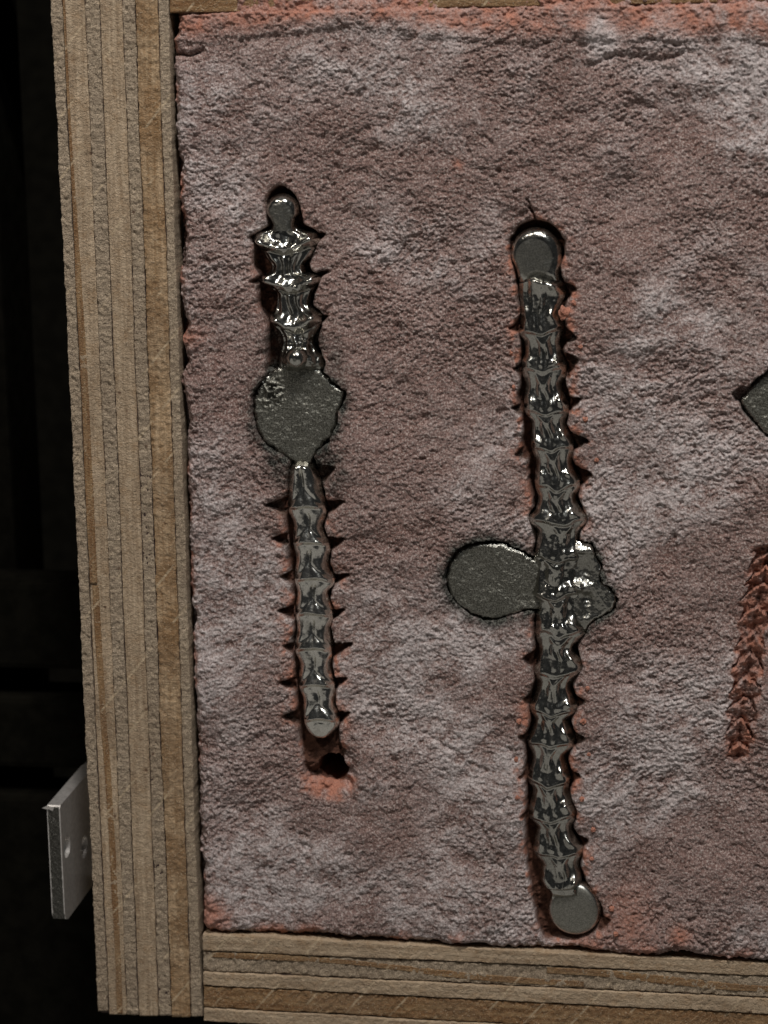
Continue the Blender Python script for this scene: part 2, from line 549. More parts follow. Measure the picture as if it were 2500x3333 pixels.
rr = 0.0016
out = [(bxm, by1, zb - 0.0004), (bxm, by1 - 0.0004, zb), (bxm, by2 + rr, zb), (bxm, by2 + rr * 0.3, zb - rr * 0.3), (bxm, by2, zb - rr), (bxm, by2, zb - depth), (bxm, by1, zb - depth)]
es = loop(bm, out)
for hz, hv, hr in ((0.0029, 2776, 0.00185), (0.0128, 2846, 0.00195)):
    hy = float(unproj(203.0, hv, zb)[1])
    es += loop(bm, [(bxm, hy + hr * math.cos(k * math.tau / 40), zb - hz + hr * math.sin(k * math.tau / 40)) for k in range(40)])
bmesh.ops.triangle_fill(bm, edges=es, use_beauty=True)
bmesh.ops.recalc_face_normals(bm, faces=bm.faces)
for f in bm.faces:
    if f.normal.x < 0: f.normal_flip()
ret = bmesh.ops.extrude_face_region(bm, geom=bm.faces[:])
bmesh.ops.translate(bm, verts=[g for g in ret['geom'] if isinstance(g, bmesh.types.BMVert)], vec=(-TH, 0, 0))
bmesh.ops.recalc_face_normals(bm, faces=bm.faces)
me = bpy.data.meshes.new('angle_bracket')
bm.to_mesh(me); bm.free()
me.materials.append(M_ALU)
bracket = link(bpy.data.objects.new('angle_bracket', me), frame)
bracket['label'] = 'sawn aluminium angle bracket with two drilled holes'
wall_x = float(unproj(lines_l[0](np.array(2800.0)), 2800.0, 0.0)[0])
box_mesh('bracket_leg', bxm - TH, wall_x + 0.0002, by2 + 0.0002, by1 - 0.0002, zb - depth - TH, zb - depth + 0.0001, M_ALU, bracket, 0.0002)
# rough sawn edge with burrs facing up
n1, n2 = 150, 16
yy = np.linspace(by2 + 0.0006, by1 - 0.0002, n1)[:, None] + np.zeros((1, n2))
xx = bxm - TH + 0.0001 + (TH - 0.0002) * np.linspace(0, 1, n2)[None, :] + np.zeros((n1, 1))
Yp, Xp = yy / PX, xx / PX
hh = 1.2 + 1.3 * fbm(Xp * 0.7 + Yp * 0.7, Yp * 0.15, 7, 3, 21) + 1.0 * fbm(Xp, Yp, 5, 3, 25)
burr = gauss(Xp - Xp.min() - 3, 3.5) * np.clip(fbm(Xp * 0, Yp, 14, 3, 28) * 10, 0, 6)
hh = hh + burr
rim = np.zeros_like(hh); rim[0] = rim[-1] = 1; rim[:, 0] = rim[:, -1] = 1
hh = np.where(rim > 0, -1.5, hh)
raw_mesh('sawn_edge', np.stack([xx, yy, zb + hh * PX], -1), grid_quads(n1, n2)[:, ::-1], M_CUT, bracket)
# bent burrs at the sawn corner
bmb = bmesh.new()
for (yo, xo, ln, wd) in ((0.0, 0.0, 0.0012, 0.0004), (-0.0002, 0.0006, 0.0006, 0.0005)):
    p = Vector((bxm - TH + xo, by1 + yo, zb))
    a = bmb.verts.new(p + Vector((0, 0, 0.0002))); b = bmb.verts.new(p + Vector((wd * 1.6, 0.0001, 0.0004)))
    c = bmb.verts.new(p + Vector((wd, -0.0006, 0.0003))); d = bmb.verts.new(p + Vector((-ln * 0.55, -ln * 0.25, 0.0005)))
    for tri in ((a, b, c), (a, d, b), (b, d, c), (a, c, d)):
        bmb.faces.new(tri)
bmesh.ops.recalc_face_normals(bmb, faces=bmb.faces)
meb = bpy.data.meshes.new('burr'); bmb.to_mesh(meb); bmb.free(); meb.materials.append(M_ALU)
link(bpy.data.objects.new('burr', meb), bracket)

# ------------------------------------------------------------------ outlines traced on the sand
DISC1 = [(876, 1213), (852, 1246), (823, 1296), (821, 1345), (829, 1395), (856, 1438), (899, 1468), (939, 1498), (955, 1516), (1010, 1514),
         (1012, 1494), (1032, 1461), (1068, 1438), (1091, 1388), (1098, 1335), (1119, 1303), (1119, 1279), (1075, 1246), (1048, 1215), (1010, 1190), (930, 1190)]
DISC2 = [(1760, 1836), (1706, 1807), (1674, 1791), (1635, 1775), (1588, 1771), (1537, 1775), (1490, 1795), (1463, 1838), (1448, 1880), (1459, 1924),
         (1486, 1963), (1529, 1999), (1576, 2014), (1616, 2016), (1674, 1999), (1713, 1986), (1760, 1985)]
FIN2 = [(1850, 1768), (1880, 1764), (1929, 1779), (1938, 1818), (1958, 1848), (1948, 1880), (1950, 1900), (1982, 1916), (2006, 1952), (1996, 1987),
        (1960, 2007), (1929, 2022), (1903, 2061), (1850, 2061)]
PLATE3 = [(2411, 1308), (2440, 1276), (2470, 1236), (2508, 1206), (2580, 1196), (2640, 1230), (2660, 1300), (2640, 1380), (2590, 1430), (2530, 1440), (2486, 1408), (2452, 1368), (2425, 1336)]

B1U = [  # first casting, upper half: v, left, right
    (729, 887, 955), (745, 880, 966), (762, 832, 1020), (782, 823, 1033), (805, 840, 1022), (839, 862, 1003), (868, 881, 983), (888, 876, 990),
    (898, 850, 1034), (914, 844, 1038), (938, 876, 1018), (961, 898, 1006), (988, 897, 1001), (1010, 890, 1018), (1028, 877, 1041), (1044, 876, 1040),
    (1062, 886, 1034), (1080, 904, 1024), (1097, 915, 1016), (1116, 918, 1013), (1140, 912, 1022), (1168, 908, 1044), (1190, 905, 1048), (1215, 912, 1040), (1232, 935, 1015)]
B1L = [  # lower half
    (1500, 960, 1004), (1514, 950, 1013), (1561, 940, 1034), (1610, 941, 1046), (1641, 937, 1053), (1665, 939, 1056), (1717, 955, 1043), (1745, 955, 1052), (1768, 955, 1067), (1790, 958, 1068),
    (1831, 964, 1060), (1860, 961, 1068), (1885, 959, 1083), (1900, 960, 1082), (1939, 967, 1062), (1970, 963, 1070), (1993, 962, 1077), (2015, 964, 1076), (2054, 966, 1067), (2085, 962, 1070),
    (2110, 960, 1074), (2130, 963, 1074), (2167, 974, 1067), (2200, 973, 1074), (2227, 973, 1083), (2250, 977, 1083), (2292, 987, 1080), (2315, 986, 1090), (2336, 988, 1096), (2352, 991, 1098)]
B2 = [
    (881, 1682, 1818), (896, 1686, 1814), (925, 1688, 1832), (957, 1690, 1838), (985, 1695, 1826), (1017, 1698, 1815), (1040, 1696, 1826), (1062, 1694, 1833), (1086, 1692, 1832), (1122, 1706, 1820),
    (1150, 1711, 1822), (1175, 1702, 1836), (1198, 1699, 1841), (1225, 1702, 1838), (1262, 1711, 1824), (1295, 1708, 1836), (1325, 1707, 1848), (1345, 1710, 1848), (1379, 1727, 1836), (1415, 1731, 1852),
    (1445, 1730, 1863), (1465, 1732, 1862), (1509, 1744, 1856), (1540, 1744, 1868), (1568, 1742, 1883), (1590, 1744, 1882), (1626, 1752, 1870), (1660, 1745, 1888), (1688, 1723, 1909), (1702, 1724, 1908),
    (1738, 1748, 1884), (1770, 1748, 1878), (1800, 1742, 1884), (1818, 1737, 1890), (1850, 1741, 1890), (1890, 1744, 1884), (1915, 1738, 1890), (1934, 1730, 1894), (1960, 1744, 1888), (1985, 1746, 1886),
    (2020, 1746, 1886), (2045, 1745, 1904), (2061, 1743, 1908), (2085, 1746, 1890), (2118, 1755, 1862), (2145, 1750, 1882), (2169, 1743, 1894), (2186, 1740, 1892), (2215, 1744, 1868), (2245, 1747, 1853),
    (2275, 1738, 1864), (2300, 1726, 1876), (2318, 1728, 1874), (2354, 1739, 1848), (2385, 1730, 1860), (2411, 1717, 1868), (2430, 1720, 1866), (2473, 1733, 1838), (2508, 1726, 1846), (2535, 1719, 1854),
    (2550, 1721, 1852), (2577, 1731, 1847), (2615, 1728, 1858), (2648, 1722, 1871), (2665, 1724, 1870), (2705, 1745, 1857), (2740, 1742, 1878), (2767, 1737, 1894), (2785, 1740, 1892), (2822, 1761, 1880),
    (2850, 1764, 1886), (2868, 1764, 1889), (2884, 1770, 1885), (2894, 1782, 1876), (2904, 1787, 1881), (2916, 1790, 1884), (2934, 1796, 1884)]

CAV1U_L = [(610, 895), (625, 876), (660, 858), (700, 866), (735, 872), (760, 838), (775, 815), (815, 822), (860, 822), (900, 842), (925, 838), (960, 836), (1000, 838), (1030, 860), (1080, 869), (1130, 868), (1175, 862), (1215, 866)]
CAV1U_R = [(610, 920), (625, 948), (660, 974), (700, 980), (735, 988), (755, 1030), (775, 1044), (815, 1022), (860, 1002), (885, 1012), (900, 1046), (925, 1038), (960, 1022), (1000, 1016), (1025, 1046), (1070, 1044), (1100, 1032), (1130, 1034), (1175, 1054), (1215, 1052)]
CAV1L_L = [(1490, 945), (1530, 934), (1570, 928), (1610, 930), (1660, 924), (1715, 928), (1745, 928), (1790, 928), (1850, 938), (1900, 941), (1950, 950), (2000, 948), (2050, 952), (2110, 944), (2170, 952), (2230, 952), (2300, 960), (2350, 962), (2400, 966), (2460, 976), (2510, 986), (2540, 1010)]
CAV1L_R = [(1490, 1020), (1530, 1034), (1570, 1046), (1610, 1054), (1660, 1066), (1715, 1052), (1745, 1062), (1790, 1076), (1850, 1068), (1900, 1090), (1950, 1068), (2000, 1086), (2050, 1072), (2110, 1086), (2170, 1074), (2230, 1092), (2300, 1088), (2350, 1104), (2400, 1098), (2460, 1108), (2510, 1118), (2540, 1098)]
CAV2_L = [(720, 1728), (728, 1700), (745, 1676), (785, 1652), (820, 1650), (870, 1668), (900, 1674), (960, 1680), (1020, 1688), (1060, 1680), (1100, 1686), (1150, 1692), (1195, 1682), (1250, 1686), (1300, 1682), (1340, 1688), (1390, 1700), (1450, 1694), (1510, 1716), (1560, 1712), (1620, 1728), (1660, 1732), (1690, 1715), (1740, 1738), (1800, 1732), (1985, 1736), (2060, 1731), (2110, 1738), (2160, 1722), (2220, 1736), (2290, 1712), (2350, 1722), (2400, 1704), (2470, 1708), (2530, 1702), (2580, 1708), (2650, 1704), (2700, 1703), (2760, 1704), (2820, 1712), (2880, 1722), (2930, 1730), (2980, 1738), (3020, 1748), (3062, 1765)]
CAV2_R = [(720, 1758), (728, 1790), (745, 1818), (785, 1842), (820, 1842), (870, 1826), (900, 1830), (945, 1852), (1020, 1838), (1060, 1848), (1100, 1850), (1150, 1836), (1195, 1858), (1250, 1840), (1310, 1864), (1380, 1848), (1445, 1880), (1505, 1866), (1560, 1900), (1620, 1884), (1690, 1914), (1740, 1892), (1800, 1890), (1985, 1890), (2060, 1912), (2110, 1880), (2170, 1902), (2240, 1866), (2300, 1886), (2350, 1860), (2410, 1880), (2470, 1852), (2535, 1868), (2580, 1856), (2650, 1880), (2700, 1868), (2760, 1904), (2820, 1892), (2880, 1908), (2920, 1940), (2965, 1970), (3010, 1966), (3045, 1930), (3062, 1885)]
SP1 = [((938, 1620), (938, 1690), (862, 1645)), ((930, 1738), (932, 1785), (879, 1757)), ((945, 1862), (948, 1912), (907, 1881)), ((952, 1975), (952, 2025), (898, 1990)),
       ((952, 2098), (948, 2140), (917, 2105)), ((958, 2212), (958, 2258), (906, 2227)), ((966, 2318), (968, 2375), (914, 2336)),
       ((1020, 1512), (1046, 1578), (1091, 1521)), ((1046, 1636), (1056, 1684), (1124, 1632)), ((1056, 1752), (1062, 1806), (1121, 1756)), ((1068, 1878), (1074, 1916), (1135, 1876)),
       ((1066, 1992), (1070, 2034), (1118, 1990)), ((1068, 2104), (1072, 2156), (1148, 2100)), ((1072, 2216), (1078, 2262), (1131, 2212)), ((1084, 2328), (1092, 2376), (1137, 2324)),
       ((1090, 2440), (1112, 2480), (1124, 2448)), ((1030, 758), (1030, 792), (1058, 762)), ((1030, 888), (1030, 922), (1068, 884)), ((1036, 1030), (1036, 1062), (1062, 1030)), ((848, 895), (848, 928), (812, 918)), ((830, 762), (830, 795), (808, 770))]
SP2 = [((1834, 915), (1842, 975), (1876, 940)), ((1836, 1060), (1840, 1120), (1878, 1100)), ((1836, 1150), (1846, 1235), (1882, 1172)), ((1838, 1290), (1848, 1345), (1894, 1300)),
       ((1846, 1400), (1862, 1470), (1920, 1440)), ((1862, 1520), (1882, 1600), (1928, 1552)), ((1858, 2260), (1872, 2320), (1902, 2283)), ((1850, 2370), (1862, 2440), (1905, 2403)),
       ((1840, 2490), (1852, 2560), (1888, 2527)), ((1872, 2720), (1890, 2780), (1916, 2742)), ((1940, 2980), (1950, 3040), (1990, 3003)), ((1694, 1040), (1692, 1090), (1654, 1068)),
       ((1700, 1180), (1700, 1235), (1667, 1201)), ((1706, 1310), (1706, 1365), (1668, 1331)), ((1716, 1440), (1718, 1500), (1678, 1481)), ((1740, 2120), (1740, 2180), (1697, 2150)),
       ((1728, 2255), (1726, 2310), (1699, 2280)), ((1722, 2375), (1720, 2430), (1690, 2400)), ((1722, 2500), (1720, 2555), (1690, 2527)), ((1720, 2630), (1716, 2680), (1696, 2656)),
       ((1739, 724), (1747, 724), (1704, 626))]

# ------------------------------------------------------------------ the sand
SD = 2.8
us = np.concatenate([np.arange(535, 2530, SD), np.arange(2530, 3345, 8.0)])
vs_ = np.arange(-46, 3190, SD)
U, V = np.meshgrid(us, vs_)
U = U.astype(np.float32); V = V.astype(np.float32)
NF = int((2530 - 535) / SD)


def cavity_poly(L, R, tl_=0, tr_=0):
    return [(x + tl_, y) for y, x in L] + [(x - tr_, y) for y, x in R[::-1]]


def offset_poly(poly, d):
    cx = np.mean([p[0] for p in poly]); cy = np.mean([p[1] for p in poly])
    outp = []
    for x, y in poly:
        r = math.hypot(x - cx, y - cy) or 1
        outp.append((x + (x - cx) / r * d, y + (y - cy) / r * d))
    return outp


crumb = fbm(U, V, 17, 3, 1)
crumb2 = fbm(U + 300, V, 17, 3, 4)
Uw = U + 5.5 * crumb + 3.0 * fbm(U, V, 60, 2, 30)
Vw = V + 5.5 * crumb2 + 3.0 * fbm(U + 99, V, 60, 2, 33)


def pmask(poly, warp=True, w=1.0):
    p = np.array(poly); m = np.zeros(U.shape, np.float32)
    u0, v0 = p.min(0) - 20; u1, v1 = p.max(0) + 20
    cs = slice(max(0, np.searchsorted(us, u0)), np.searchsorted(us, u1)); rs = slice(max(0, np.searchsorted(vs_, v0)), np.searchsorted(vs_, v1))
    uu = U[rs, cs] + (Uw - U)[rs, cs] * w; vv = V[rs, cs] + (Vw - V)[rs, cs] * w
    m[rs, cs] = inpoly(uu, vv, poly)
    return m


# lumpy pressed surface: broad undulation, slanting streaks, grains
ca, sa = math.cos(math.radians(24)), math.sin(math.radians(24))
us_, vs2 = (U * ca - V * sa), (U * sa + V * ca)          # streaks climb to the right
big = fbm(U, V, 420, 3, 6)
mid = fbm(U * 0.75, V, 92, 3, 9)
turn = 0.9 * fbm(U, V, 700, 2, 26)                        # lay of the streaks wanders over the face
us_ = us_ + 40 * fbm(U, V, 260, 2, 28); vs2 = vs2 + 40 * fbm(U + 500, V, 260, 2, 31) + turn * 120
strk = fbm(us_ * 0.7, vs2 * 1.05, 30, 3, 12, 0.6)
grn = fbm(us_ * 0.75, vs2 * 1.15, 12, 3, 16, 0.65)
gr2 = fbm(U, V * 1.2, 8.5, 2, 19, 0.6)
clod = np.abs(fbm(U, V, 22, 2, 20))
rough_zone = 0.8 + 0.5 * sstep(-0.2, 0.4, fbm(U, V, 300, 2, 24))
lump = fbm(us_ * 0.7, vs2, 62, 2, 37)
h = 30 * big + 9 * mid + 3.2 * lump + rough_zone * (2.6 * strk + 4.6 * grn + 4.0 * gr2)
pit = sstep(0.5, 0.7, fbm(U, V, 34, 2, 27))
h -= 6 * pit

orange = np.zeros_like(U); soot = np.zeros_like(U); inner = np.zeros_like(U)

# borders against the frame
left_line = lines_l[7](V)
gapw = 6 + 16 * sstep(-0.15, 0.35, fbm(U * 0, V, 150, 3, 36)) + 12 * gauss(V - 1050, 60) + 12 * gauss(V - 1370, 40) - 16 * gauss(V - 1110, 28) - 10 * gauss(V - 1240, 30)
dl = Uw - left_line - gapw
top_line = 44 - 0.0195 * (U - 552)
dt = Vw - top_line + 5 * fbm(U, V * 0, 90, 3, 39)
bot_line = 3040 + 0.0511 * (U - 660)
db = bot_line - 3 - Vw + 8 * fbm(U, V * 0, 120, 3, 42) - 16 * gauss(U - 2230, 60)
rgt = 3330 - U
# crumbly shoulders
edge = np.minimum(np.minimum(dl, dt * 1.4), db)
h += sstep(75, 5, edge) * (9 * fbm(U, V, 24, 3, 45) + 6 * clod - 5)
h -= 26 * sstep(26, 0, dl) + 60 * sstep(7, -3, dl)
h -= 30 * sstep(60, -5, dt) * 0 + 10 * sstep(8, -2, dt)
h -= 22 * sstep(24, 0, db) + 60 * sstep(5, -4, db)
# raised torn lip of fresh sand along the top, slab edge below it
lip = 150 + 34 * fbm(U, V * 0, 260, 3, 48) - 60 * gauss(U - 1150, 330)
lipm = sstep(lip, lip - 26, V)
h += 12 * lipm * (0.6 + 0.4 * fbm(U, V, 50, 2, 50))
orange = np.maximum(orange, sstep(lip - 14, lip - 70, V) * (0.55 + 0.6 * fbm(U, V, 40, 3, 52)))
orange = np.maximum(orange, 0.8 * sstep(30, 6, dl) * sstep(0.0, 0.35, fbm(U, V, 60, 3, 54)))
orange = np.maximum(orange, 0.9 * gauss(np.hypot((U - 585) / 60, (V - 1095) / 28), 1.0))
orange = np.maximum(orange, 0.75 * sstep(110, 40, V * 0 + np.hypot((U - 650) * 0.8, (V - 2990))) )
orange = np.maximum(orange, 0.75 * sstep(60, 12, db) * sstep(-0.1, 0.3, fbm(U, V, 80, 3, 56)))
orange = np.maximum(orange, 0.9 * gauss(np.hypot(U - 2215, V - 3045), 34))
orange = np.maximum(orange, 0.6 * gauss(np.hypot(U - 2050, (V - 3000) * 0.8), 75))
orange = np.maximum(orange, 0.8 * gauss(np.hypot(U - 1490, V - 535), 16))
# ledge cracks
for (ua, va, ub, vb, wd, dp) in ((556, 178, 660, 168, 7, 22), (1960, 182, 2110, 176, 12, 9), (2090, 200, 2240, 172, 9, 8), (1900, 220, 2000, 180, 8, 9), (560, 520, 600, 470, 6, 10),
                                 (2235, 3020, 2330, 3100, 6, 9), (640, 830, 720, 560, 8, 4), (1370, 2380, 1480, 2440, 7, 5)):
    L2 = math.hypot(ub - ua, vb - va); tx, ty = (ub - ua) / L2, (vb - va) / L2
    al = (Uw - ua) * tx + (Vw - va) * ty; ac = -(Uw - ua) * ty + (Vw - va) * tx + 9 * fbm(U, V, 70, 2, 58)
    h -= dp * gauss(ac, wd) * sstep(-10, 20, al) * sstep(L2 + 10, L2 - 20, al)

# cavities
cav = np.maximum(pmask(cavity_poly(CAV1U_L, CAV1U_R, 3, 5)), pmask(cavity_poly(CAV1L_L, CAV1L_R, 3, 3)))
cav = np.maximum(cav, pmask(cavity_poly(CAV2_L, CAV2_R, 5, 6)))
sp = np.zeros_like(U)
for tr in SP1: sp = np.maximum(sp, pmask(tr, w=0.7))
for tr in SP2: sp = np.maximum(sp, pmask(tr, w=1.1))
dcav = np.maximum.reduce([pmask(offset_poly(DISC1, 3)), pmask(offset_poly(DISC2, 4)), pmask(offset_poly(FIN2, 3)), pmask(offset_poly(PLATE3, 7))])
dcav = np.maximum(dcav, pmask([(2383, 1282), (2412, 1262), (2440, 1262), (2420, 1316), (2392, 1310)]))
near = blur(np.maximum(cav, sp), 4, 2)
nearw = blur(np.maximum(cav, sp), 9, 2)
ncav = sstep(0.05, 0.95, blur(cav, 2, 2)); nsp = blur(sp, 1, 1); ndc = blur(dcav, 1, 1)
h -= 9 * np.clip(near * 2, 0, 1) * (0.6 + 0.6 * clod)
deep = np.maximum.reduce([56 * ncav, 36 * nsp, 46 * ndc])
# trough under the lower end of the first casting climbs to a vent hole
trough = sstep(2370, 2470, V) * (np.abs(U - 1050) < 160)
deep = deep * (1 - 0.84 * trough) * (1 - 0.4 * sstep(2620, 2800, V) * (U > 1600) * (U < 2050))
hole_d = np.hypot(Uw - 1077, Vw - 2514) + 3 * crumb
deep = np.maximum(deep, 420 * sstep(51, 46, hole_d))
# scooped slope below the hole: fresh sand
scoop_l = np.hypot((U - 1072) / 1.35, (V - 2535)) + 10 * fbm(U, V, 34, 3, 60)
scoop = sstep(78, 30, scoop_l) * sstep(2490, 2525, V + 0.12 * np.abs(U - 1075))
h -= 30 * scoop * (1 + 0.5 * fbm(U, V, 22, 3, 63))
orange = np.maximum(orange, sstep(84, 40, scoop_l + 22 * fbm(U, V, 26, 3, 61)) * (1.0 + 0.5 * fbm(U, V, 16, 2, 65)) * sstep(2522, 2545, V + 6 * crumb))
# dished ring right of the hole
h -= 16 * sstep(84, 50, np.hypot(U - 1095, V - 2500) + 10 * crumb) * (U > 1060)
h = h - deep
inner = np.clip(np.maximum(ncav, nsp) * 1.2, 0, 1)
rimn = fbm(U, V, 34, 3, 62)
rim_o = np.clip(nearw * 2.4, 0, 1) * (1 - ncav) * sstep(-0.15, 0.3, rimn)
cz2 = sstep(1600, 1660, U) * sstep(2000, 1960, U)
wt = 0.95 * cz2 * (1 - 0.75 * gauss(V - 1900, 200)) + 0.55 * (1 - cz2) * sstep(1540, 1900, V) + 0.2 * (1 - cz2)
orange = np.maximum(orange, rim_o * wt * 1.5 * (0.8 + 0.7 * fbm(U, V, 14, 2, 76)))
# soot burnt into the sand around the flat discs
for poly, rad in ((DISC1, 40), (DISC2, 46), (FIN2, 30), (PLATE3, 14)):
    m = pmask(poly, w=0.5)
    s_ = blur(m, max(2, int(rad / SD * 0.75)), 3)
    soot = np.maximum(soot, np.clip(s_ * 3.4 - 0.12, 0, 1) * (0.8 + 0.7 * fbm(U, V, 26, 3, 64)))
neck = pmask([(880, 1450), (1100, 1450), (1130, 1560), (1060, 1600), (920, 1590), (860, 1500)], w=1.0)
soot = np.maximum(soot, 1.0 * np.clip(1.6 * blur(neck, 8, 2), 0, 1) * (0.7 + 0.7 * fbm(U, V, 26, 3, 66)))
neck = pmask([(850, 1080), (1090, 1060), (1120, 1250), (860, 1250)], w=1.0)
soot = np.maximum(soot, 0.8 * blur(neck, 9, 2) * (0.6 + 0.8 * fbm(U, V, 26, 3, 67)))
soot = np.maximum(soot, 0.5 * np.clip(near * 2, 0, 1) * (1 - ncav) * sstep(0.0, 0.35, fbm(U, V, 48, 3, 68)) * sstep(1000, 900, np.abs(V - 1500)))

# empty impression of a scaly tail at the right edge
ap_v = [1640, 1712, 1795, 1842, 1900, 1973, 2058, 2131, 2202, 2275, 2353, 2425, 2500]
ap_u = [2560, 2540, 2508, 2498, 2486, 2465, 2450, 2442, 2432, 2422, 2413, 2408, 2400]
axis_u = np.interp(V, ap_v, ap_u) + 5 * fbm(U, V, 60, 2, 74)
du_ = U - axis_u + 3 * crumb
wq = np.abs(du_)
ph = np.interp(V - 0.95 * wq + 18 * fbm(U, V, 46, 3, 75), ap_v, np.arange(len(ap_v)))
fr = ph - np.floor(ph)
hwid = np.interp(V, [1600, 1800, 1950, 2100, 2300, 2430, 2475], [60, 56, 52, 46, 44, 40, 20]) + 9 * np.cos(2 * np.pi * (fr - 0.15)) + 4 * crumb2
imp = sstep(4, -4, wq - hwid) * sstep(2485, 2470, V + 7 * crumb) * sstep(1772, 1790, V + 8 * crumb)
prof = -2 - (30 + 16 * fbm(U, V, 70, 2, 77)) * fr ** 0.9 - 10 * gauss(du_, 7) * (fr > 0.12) + 9 * grn + 12 * fbm(U, V, 40, 2, 72)
h = h * (1 - 0.5 * imp) + prof * imp
inner = np.maximum(inner, imp * 0.35 * sstep(0.3, 0.9, fr))
orange = np.maximum(orange, imp * (0.7 + 0.6 * fbm(U, V, 26, 2, 70)))
orange = np.maximum(orange, 0.5 * np.clip(blur(imp, 4, 2) * 2, 0, 1) * (1 - imp) * sstep(-0.1, 0.3, rimn))

# pale dust: patches, thicker on raised grains
patch = fbm(U * 0.8, V, 330, 4, 34, 0.55)
pt = (0.75 * gauss(np.hypot((U - 2350) / 330, (V - 640) / 420), 1) + 0.45 * gauss(np.hypot((U - 620) / 170, (V - 420) / 420), 1) + 0.35 * gauss(np.hypot((U - 700) / 200, (V - 1950) / 900), 1)
      + 0.5 * gauss(np.hypot((U - 950) / 420, (V - 2860) / 170), 1) + 0.4 * gauss(np.hypot((U - 1330) / 220, (V - 2050) / 420), 1) + 0.5 * gauss(np.hypot((U - 2200) / 280, (V - 2350) / 500), 1)
      + 0.4 * gauss(np.hypot((U - 2420) / 200, (V - 1500) / 200), 1))
dust = (0.14 + 0.8 * sstep(-0.06, 0.8, 0.08 + 0.72 * pt + 1.1 * patch)) * np.clip(0.7 + 0.5 * lump + 1.1 * (0.5 * strk + 0.5 * grn + 0.45 * gr2), 0.1, 1.25)
dust = np.maximum(dust, gauss(np.hypot((U - 1962) / 52, (V - 118) / 75), 1) * (1.5 + 0.5 * grn))
dust = np.maximum(dust, gauss(np.hypot((U - 2120) / 95, (V - 228) / 36), 1) * 0.7)
dust = np.clip(dust * (1 - inner), 0, 1)
orange = np.clip(orange, 0, 1) * (1 - 0.75 * gauss(np.hypot((U - 1962) / 55, (V - 118) / 80), 1))
soot = np.clip(soot, 0, 1)
keep = (dl > -16) & (dt > -40) & (db > -14)
qm = keep[:-1, :-1] & keep[1:, :-1] & keep[1:, 1:] & keep[:-1, 1:]
sand = raw_mesh('sand_bed', world_pts(U, V, h), grid_quads(*U.shape, mask=qm), M_SAND,
                attrs={'dust': dust, 'orange': orange, 'soot': soot, 'inner': inner})
sand['label'] = 'brown moulding sand packed in the plywood frame, dusted pale, with pressed grooves'
sand['category'] = 'sand'


def sand_height(u, v):
    return float(h[int(np.argmin(np.abs(vs_ - v))), int(np.argmin(np.abs(us - u)))])


# ------------------------------------------------------------------ castings
TH_N = 84
th = np.linspace(-math.pi / 2, math.pi / 2, TH_N)
UN = np.sin(th)


def body_points(vrow, Lf, Rf, zfun, skirt=-70.0):
    """sweep: every row v spans left to right; zfun(v, un, u, hw) -> height in px"""
    Vv = np.repeat(vrow[:, None], TH_N, 1)
    L = Lf(vrow); R = Rf(vrow)
    mid_, hw = 0.5 * (L + R)[:, None], 0.5 * (R - L)[:, None]
    un = np.repeat(UN[None, :], len(vrow), 0)
    uu = mid_ + un * hw
    z = zfun(Vv, un, uu, hw + 0 * un)
    return Vv, uu, un, z


def add_piece(name, parent, Uq, Vq, zq, N, dull, mat, label=None):
    # side walls go down into the sand, with normals of their own
    ext = lambda A: np.concatenate([A[:, :1], A[:, :1], A, A[:, -1:], A[:, -1:]], 1)
    Uq, Vq, zq, dull, N = ext(Uq), ext(Vq), ext(zq).copy(), ext(dull), ext(N).copy()
    zq[:, 0] = zq[:, -1] = -84
    N[:, :2] = (-0.99, 0, 0.1); N[:, -2:] = (0.99, 0, 0.1)
    P = world_pts(Uq, Vq, zq)
    o = raw_mesh(name, P, grid_quads(*zq.shape), mat, parent, {'dull': dull}, N)
    if label: o['label'] = label
    return o


def build_body(parent, vrow, st, zfun, cuts, dullfun, mat, head=None, tail=None):
    """head / tail: (uc, vc, r) of a round end that closes the body above / below vc"""
    st = np.array(st, float)

    def side(v, col, sg):
        x = pchip(st[:, 0], st[:, col], v) + sg * 3.0
        for c, s_ in ((head, -1), (tail, 1)):
            if c is not None:
                w_ = np.sqrt(np.clip(c[2] ** 2 - (v - c[1]) ** 2, 0.2, None))
                x = np.where((v - c[1]) * s_ > 0, c[0] + sg * w_, x)
        return x
    Lf = lambda v: side(v, 1, -1); Rf = lambda v: side(v, 2, 1)
    Vq, Uq, un, z = body_points(vrow, Lf, Rf, zfun)
    P = world_pts(Uq, Vq, z)
    N = grid_normals(P)
    dull = dullfun(Vq, un, Uq)
    idx = [0] + [int(np.searchsorted(vrow, c[0])) for c in cuts[:-1]] + [len(vrow) - 1]
    for k, (c, name, m) in enumerate(cuts):
        a, b = idx[k], idx[k + 1]
        if b - a < 2: continue
        s = slice(a, b + 1)
        add_piece(name, parent, Uq[s], Vq[s], z[s], N[s], dull[s], m or mat)


def phase(v, joints):
    j = np.asarray(joints, float)
    p = np.interp(v, j, np.arange(len(j)))
    k = np.floor(p)
    return p - k, k


# --- shared little relief
def crinkle(u, v, amp, sc, seed):
    return amp * fbm(u, v, sc, 3, seed)


def prof(un, p):
    return np.clip(1 - np.abs(un) ** (p + 1.2), 0, 1) ** 0.72


